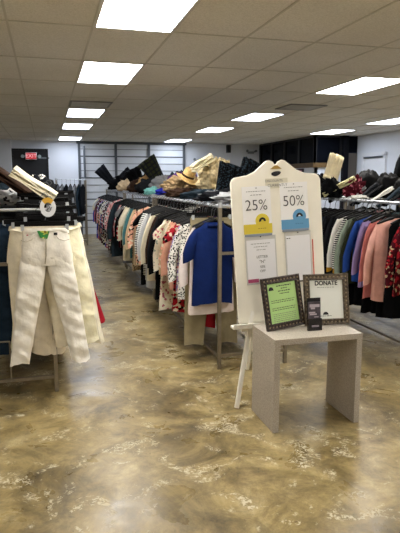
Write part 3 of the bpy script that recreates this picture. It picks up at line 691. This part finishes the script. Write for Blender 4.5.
# tall black coat on its own stand at the right picture edge
t = thing('coat_stand', 'slim black coat stand at the right picture edge', 'coat stand', (4.47, 6.2, 0))
MB().tube([(0, 0, .02), (0, 0, 2.10)], .014).build('pole', M_black, t)
MB().tube([(0, 0, 0), (0, 0, .025)], .18, 20).build('base', M_black, t)
MB().tube([(-.12, 0, 2.08), (0, 0, 2.08), (.12, 0, 2.08)], .01).build('arm', M_black, t)
top('black_coat', 'black coat hung high on the slim stand at the right edge', 'coat', (4.47, 6.16, 2.11), F('black'), L=1.1, hw=.17, hd=.05, sleeve=.55, seed=700, collar=F('black'))

# left rack top : cream trousers laid diagonally, grey ruffles, red, white
folded('cream_trousers', 'long cream trousers laid slanting across the left rack top', 'trousers', (-.10, 4.42, TZ+.14), (.36, .13, .07), fabric('E0D8BC'), (.35, .6, -.1), layers=4)
folded('brown_trousers', 'brown folded trousers leaning behind the slanting cream ones', 'trousers', (-.28, 4.6, TZ+.17), (.36, .16, .06), F('brown'), (.2, .62, -.2), layers=3)
for k, (x, y, c, p, h, w_) in enumerate([(-.3, 4.75, 'silver', 'floral', .1, .3), (-.22, 4.95, 'white', 'floral', .12, .24), (-.5, 4.55, 'grey', 'leopard', .1, .22), (-.05, 5.3, 'charcoal', 'plain', .2, .26), (-.3, 5.5, 'slate', 'plain', .16, .32), (-.1, 5.9, 'white', 'leopard', .22, .24), (-.4, 6.2, 'black', 'plain', .2, .34), (-.15, 6.6, 'grey', 'plain', .18, .3)]):
    lump('heaped_blouse', '%s %s blouse heaped on the left rack, %s from the camera' % (c, {'floral': 'patterned', 'leopard': 'spotted', 'plain': 'plain'}[p], ['second', 'third', 'nearest', 'fifth', 'sixth', 'seventh', 'eighth', 'farthest'][k]), 'blouse', (x, y, TZ), (w_, .22, h), F(c, p, 'charcoal' if c != 'charcoal' else 'grey', 'silver'), seed=100+k, group='blouses heaped on the left rack')
lump('pink_top', 'small red pink crumpled top at the left picture edge', 'top', (-.42, 4.45, TZ), (.13, .12, .09), fabric('A8304A', 'floral', 'D88', 'CCC') if False else F('rose', 'floral', 'red', 'white'), seed=120)
# empty clip hangers piled on the front of the left rack
for k in range(14):
    t = thing('clip_hanger', 'empty black clip hanger in the pile on the front left rack', 'hanger', (.0+.03*math.sin(k*2.1), 4.13+.035*k, RZ-.05+.013*k), rot=(.15*math.sin(k*1.7), .10*math.sin(k*2.9), .15*math.sin(k*1.3)), group='empty clip hangers on the left rack')
    b = MB(); b.box((0, 0, 0), (.38, .014, .028)); b.box((0, 0, .012), (.05, .016, .03)); b.build('bar', M_plastic, t)
    MB().tube([(0, 0, .02), (0, 0, .05), (.022, 0, .07), (.01, 0, .092), (-.014, 0, .09), (-.022, 0, .072)], .003, 6).build('hook', M_hook, t)
    for s_ in (-1, 1): MB().box((s_*.15, 0, -.02), (.022, .03, .045)).build('clip', M_clear if k % 3 == 0 else M_plastic, t)
# ring size divider on the rail
t = thing('size_divider', 'white and yellow ring shaped size divider above the white jeans', 'size divider', (.008, 4.0, RZ+.026))
def ring(r0, r1, a0, a1, y0, y1, n=24, el=1.25):
    b = MB(); rg = []
    for k in range(n+1):
        a = a0+(a1-a0)*k/n; c, s = math.cos(a), math.sin(a)
        rg.append([Vector((r0*c, y0, r0*s*el)), Vector((r1*c, y0, r1*s*el)), Vector((r1*c, y1, r1*s*el)), Vector((r0*c, y1, r0*s*el))])
    return b.loft(rg)
ring(.026, .054, PI-.75, 2*PI+.75, -.004, .004).build('ring_lower', M_white, t)
ring(.026, .054, .75, PI-.75, -.004, .004).build('ring_upper', mat('divider_yellow', 'D9A93C', .5), t)

# ---------------------------------------------------------------- easel and sign board
M_easel = mat('easel_white', 'EFEBDF', .5, noise_amt=.06, nscale=20)
M_board = mat('board_cream', 'F5F0E0', .55, noise_amt=.04, nscale=6)
M_ink = mat('ink', '1A1A1C', .7); M_grey_ink = mat('grey_ink', '77756F', .7)
t = thing('easel', 'white wooden easel holding the cream sign board', 'easel', (1.60, 3.66, 0))
def bar(p, q, w_, name): MB().tube([p, q], w_, 4).build(name, M_easel, t, bev=.003)
bar((-.355, -.13, 0), (-.02, .13, 1.5), .014, 'leg'); bar((.46, -.13, 0), (.27, .13, 1.45), .014, 'leg'); bar((0, .62, 0), (0, .16, 1.45), .014, 'leg')
bar((-.26, -.04, .5), (.26, -.04, .5), .012, 'cross_rail')
b = MB(); b.box((.0, -.055, .57), (.74, .07, .018)); b.box((.0, -.088, .580), (.74, .012, .036)); b.box((.02, -.03, .545), (.62, .03, .034)); b.build('tray', M_easel, t, bev=.003)
# board in its own frame: origin bottom centre; rolled 3 degrees, leaning back a little
bd = thing('sign_board', 'tall cream sign board with scrolled top on the easel', 'sign board', (1.635, 3.625, .585), rot=(-.075, -.048, 0))
W, H_ = .345, 1.045
out = [(-W+.02, 0), (W-.02, 0), (W, .03), (W, H_-.03), (W-.012, H_-.005), (W-.03, H_+.008), (.22, H_+.02), (.16, H_+.045), (.11, H_+.085), (.07, H_+.115), (.045, H_+.118), (.02, H_+.108), (.0, H_+.082)]
out += [(-x, z) for x, z in out[::-1][1:]]
MB().prism(out, 0, .018).build('panel', M_board, bd, bev=.004)
def onb(b, name, m, par=None): return b.build(name, m, par or bd)
MB().prism([(-.045, H_+.055), (.045, H_+.055), (.012, H_+.08), (-.008, H_+.08)], -.004, .0).build('gold_ornament', mat('gold', 'A98A45', .4, .5), bd)
o_ = [(.036*math.cos(a)+.004*math.sin(2*a), H_+.022+.017*math.sin(a)+.3*.036*math.cos(a)*.4) for a in [2*PI*k/20 for k in range(20)]]
MB().prism(o_, -.003, 0).build('black_emblem', M_ink, bd)
MB().box((0, -.002, H_-.045), (.17, .003, .07)).build('title_card', mat('title_card', 'DDD8C2', .5), bd)
text('DISCOUNTS', 'lettering', .024, M_grey_ink, bd, (-.02, -.004, H_-.028))
text('CURRENTLY', 'lettering', .027, M_grey_ink, bd, (.005, -.004, H_-.060))
def badge(par, cx, cz, r, m, mi):
    MB().tube([(cx, -.0055, cz), (cx, -.001, cz)], r, 28).build('badge', m, par)
    ring(r*.0+.010, r*.5, -.15, PI+.3, -.0068, -.0054, 14, .95).build('emblem', M_ink, par).location = (cx, 0, cz)
    ring(.003, .010, .2, PI-.2, -.0068, -.0054, 8, 1).build('emblem_center', mi, par).location = (cx, 0, cz)
def dashes(par, cx, z, w_, n, h=.004, m=M_grey_ink, y=-.0045, seed=1):
    rnd = random.Random(seed); b = MB(); x = cx-w_/2; 
    while x < cx+w_/2-.004:
        l = rnd.uniform(.006, .02); l = min(l, cx+w_/2-x); b.box((x+l/2, y, z), (l, .0006, h)); x += l+.005
    b.build('printed_line', m, par)
M_sheet = mat('sheet_paper', 'F4F3F1', .5)
M_holder = mat('acrylic_edge', 'D4D3CE', .15, spec=.7)
def discount(label, pct, cx, zt, m, mi, txt):
    s = thing('discount_sign', label, 'sign', (0, 0, 0)); s.matrix_world = Matrix.Identity(4)
    s.location = bd.matrix_basis @ Vector((cx, -.001, zt)); s.rotation_euler = bd.rotation_euler
    MB().box((0, -.002, -.17), (.215, .003, .34)).build('paper', M_sheet, s)
    MB().box((0, -.0045, -.30), (.215, .003, .07)).build('colour_band', m, s)
    MB().box((0, -.004, -.343), (.205, .012, .018)).build('bluish_strip', mat('strip_grey', '8A93A0', .5), s)  # bluish grey strip along the bottom of the sign
    badge(s, .035, -.245, .052, m, mi)
    text(pct, 'lettering', .108, mat('figure_ink', '333236', .6), s, (-.005, -.005, -.135), sx=.95, off=-.0012)
    dashes(s, 0, -.035, .15, 4, seed=3); dashes(s, 0, -.06, .09, 4, seed=5)
    dashes(s, .03, -.298, .06, 3, .005, txt, -.0068, 9)
    MB().tube([(0, -.008, -.012), (0, -.001, -.012)], .004, 8).build('pin', M_grey_ink, s)
M_yel = mat('sign_yellow', 'DCC53A', .5); M_blu = mat('sign_blue', '5E9AC4', .5)
discount('white sale sign reading 25% with yellow band and badge', '25%', -.160, .985, M_yel, M_yel, mat('dk_yellow', '9C8420', .5))
discount('white sale sign reading 50% with blue band and badge', '50%', .128, 1.0, M_blu, M_white, mat('dk_blue', '3F78A0', .5))
def holder(label, cx, zt, w_, h, kind):
    s = thing('acrylic_sign_holder', label, 'sign holder'); s.location = bd.matrix_basis @ Vector((cx, -.001, zt)); s.rotation_euler = bd.rotation_euler
    MB().box((0, -.003, -h/2), (w_, .004, h)).build('holder', M_holder, s, bev=.001)
    MB().box((0, -.0062, -h/2-.008), (w_-.02, .002, h-.04)).build('paper', mat('pale_sheet', 'ECEBEC', .4), s)
    MB().tube([(0, -.012, -.006), (0, -.004, -.006)], .004, 8).build('pin', M_ink, s)
    return s
s = holder('clear sign holder with LETTER N 50% OFF sheet, pink strip below', -.148, .635, .235, .345, 0)
for z, txt, sz in ((-.15, 'LETTER', .026), (-.185, '"N"', .03), (-.222, '50%', .024), (-.252, 'OFF', .024)): text(txt, 'lettering', sz, M_grey_ink, s, (.005, -.008, z))
for k, wd in enumerate((.15, .11, .07)): dashes(s, .0, -.055-.022*k, wd, 5, .0035, y=-.0078, seed=20+k)
MB().box((-.07, -.008, -.318), (.08, .003, .026)).build('pink_strip', mat('pink_strip', 'A8466A', .5), s)
s = holder('clear sign holder with a nearly blank sheet beside the LETTER N one', .142, .645, .205, .37, 1)
dashes(s, -.075, -.045, .03, 2, .006, M_ink, -.0078, 30)
MB().box((.115, -.006, -.2), (.006, .004, .27)).build('red_edge', mat('red_edge', 'E0604E', .5), s)
MB().box((0, -.007, -.362), (.2, .006, .01)).build('dark_lip', mat('lip', '55524C', .5), s)

# ---------------------------------------------------------------- table
def laminate():
    m, nt, b = new_mat('speckled_laminate'); L = nt.links.new
    tc = nd(nt, 'ShaderNodeTexCoord'); n = nd(nt, 'ShaderNodeTexNoise', i_Scale=150.0, i_Detail=3.0); L(tc.outputs['Object'], n.inputs['Vector'])
    r = ramp(nt, [(.35, lin('9A9184')), (.5, lin('AAA194')), (.65, lin('B8B0A2'))]); L(n.outputs['Fac'], r.inputs['Fac']); L(r.outputs[0], b.inputs['Base Color'])
    b.inputs['Roughness'].default_value = .5; return m
t = thing('side_table', 'grey beige speckled side table with slab legs before the easel', 'table', (1.645, 3.28, 0))
M_lam = laminate()
MB().box((0, 0, .597), (.618, .385, .038)).build('table_top', M_lam, t, bev=.002)
for s in (-1, 1): MB().box((s*.289, 0, .289), (.04, .385, .578)).build('leg', M_lam, t, bev=.002)
TT = .616
def picture_frame(label, loc, rz, roll, w_, h, bw, lean, content):
    t = thing('picture_frame', label, 'picture frame', loc, rot=(-lean, roll, rz))
    rings = []
    # mitred moulding: profile (inset, y)
    for ins, y in ((0, .006), (0, -.008), (bw*.15, -.014), (bw*.5, -.011), (bw*.85, -.015), (bw, -.009), (bw, .006)):
        rings.append([Vector(v) for v in ((-w_/2+ins, y, ins), (w_/2-ins, y, ins), (w_/2-ins, y, h-ins), (-w_/2+ins, y, h-ins))])
    rings.append(rings[0])
    m = mat('carved_bronze_%d' % content, '55493A' if content else '3A2F2A', .45, .35, .75, 55, 1.0)
    MB().loft(rings, caps=False).build('moulding', m, t)
    # beaded carving on the moulding
    b = MB()
    nx, nz = int(w_/.03), int(h/.03)
    pts = [(-w_/2+bw/2+(w_-bw)*k/nx, z) for k in range(nx+1) for z in (bw/2, h-bw/2)]+[(x, bw/2+(h-bw)*k/nz) for k in range(1, nz) for x in (-w_/2+bw/2, w_/2-bw/2)]
    for x, z in pts: b.tube([(x, -.009, z), (x, -.015, z)], [.009, .004], 6)
    b.build('carving', mat('carving_%d' % content, '8C7C60', .4, .5), t)
    MB().box((0, .004, h/2), (w_-bw, .004, h-bw)).build('backing', M_black, t)
    ip = (w_-2*bw, h-2*bw)
    MB().box((0, -.002, h/2), (ip[0]+.006, .003, ip[1]+.006)).build('sheet', mat('green_paper', 'B4D98A', .6) if content == 0 else mat('white_paper', 'E6E8E0', .5), t)
    # strut behind
    rr = Matrix.Rotation(-.3, 3, 'X')
    MB().box((0, .045, h*.33), (.05, .004, h*.62), Matrix.Rotation(.33, 3, 'X')).build('easel_strut', M_black, t)
    return t, ip
t, ip = picture_frame('dark carved picture frame with green flyer, left on the table', (1.520, 3.325, TT+.004), .22, -.045, .315, .35, .042, .2, 0)
zt = .35-.042
for k, (z, wd, h) in enumerate(((.02, .12, .008), (.038, .05, .007), (.055, .1, .007), (.072, .08, .006))): dashes(t, .02, zt-z, wd, 4, h*.8, M_ink, -.0045, 40+k)
for k in range(4): dashes(t, 0, zt-.115-.013*k if k < 2 else zt-.14-.013*k, .19, 6, .0035, M_ink, -.0045, 50+k)
for k in range(6): dashes(t, 0, zt-.205-.012*k, .185, 6, .003, M_grey_ink, -.0045, 60+k)
o_ = [(-.085+.02*math.cos(a), zt-.045+.024*math.sin(a)) for a in [PI*k/10 for k in range(11)]]
MB().prism(o_, -.0048, -.0036).build('dome_emblem', M_ink, t)
t, ip = picture_frame('bronze carved picture frame with white DONATE sheet, right on the table', (1.826, 3.325, TT+.004), -.10, .0, .322, .35, .042, .2, 1)
zt = .35-.042
text('DONATE', 'lettering', .042, mat('donate_ink', '23242C', .6), t, (0, -.0045, zt-.022), sx=.95, off=.0012)
dashes(t, 0, zt-.05, .13, 5, .003, M_grey_ink, -.0045, 70)
o_ = [(-.01+.02*math.cos(a), .042+.028+.02*math.sin(a)) for a in [PI*k/10 for k in range(11)]]
MB().prism(o_, -.0048, -.0036).build('dome_emblem', M_ink, t)
dashes(t, -.01, .062, .08, 3, .004, M_ink, -.0045, 71)
# small card stand
t = thing('card_holder', 'small dark card holder standing before the DONATE frame', 'card holder', (1.682, 3.235, TT), rot=(-.1, 0, -.05))
M_dk = mat('smoked_acrylic', '191416', .2, noise_amt=.3, nscale=20, spec=.6)
MB().box((0, .008, .108), (.096, .004, .216)).build('back_panel', M_dk, t, bev=.001)
b = MB(); b.box((0, -.014, .04), (.096, .003, .08)); b.box((0, -.003, .003), (.096, .024, .005)); b.box((-.0465, -.003, .04), (.003, .024, .08)); b.box((.0465, -.003, .04), (.003, .024, .08))
b.build('pocket', M_dk, t)
c = MB(); c.box((0, .0, .1), (.086, .010, .18)); c.build('cards', mat('printed_cards', '4A434B', .4, noise_amt=.5, nscale=40), t)
for x, z, w_, h in ((.0, .165, .07, .02), (-.012, .148, .03, .012), (-.018, .12, .045, .01), (-.01, .108, .05, .01), (.012, .09, .03, .007)):
    MB().box((x, -.0065, z), (w_, .0008, h)).build('printed_mark', mat('card_mark', 'B9AEB8', .4), t)
MB().box((0, -.016, .03), (.05, .0008, .012)).build('printed_mark', mat('card_mark_low', '8E838C', .4), t)
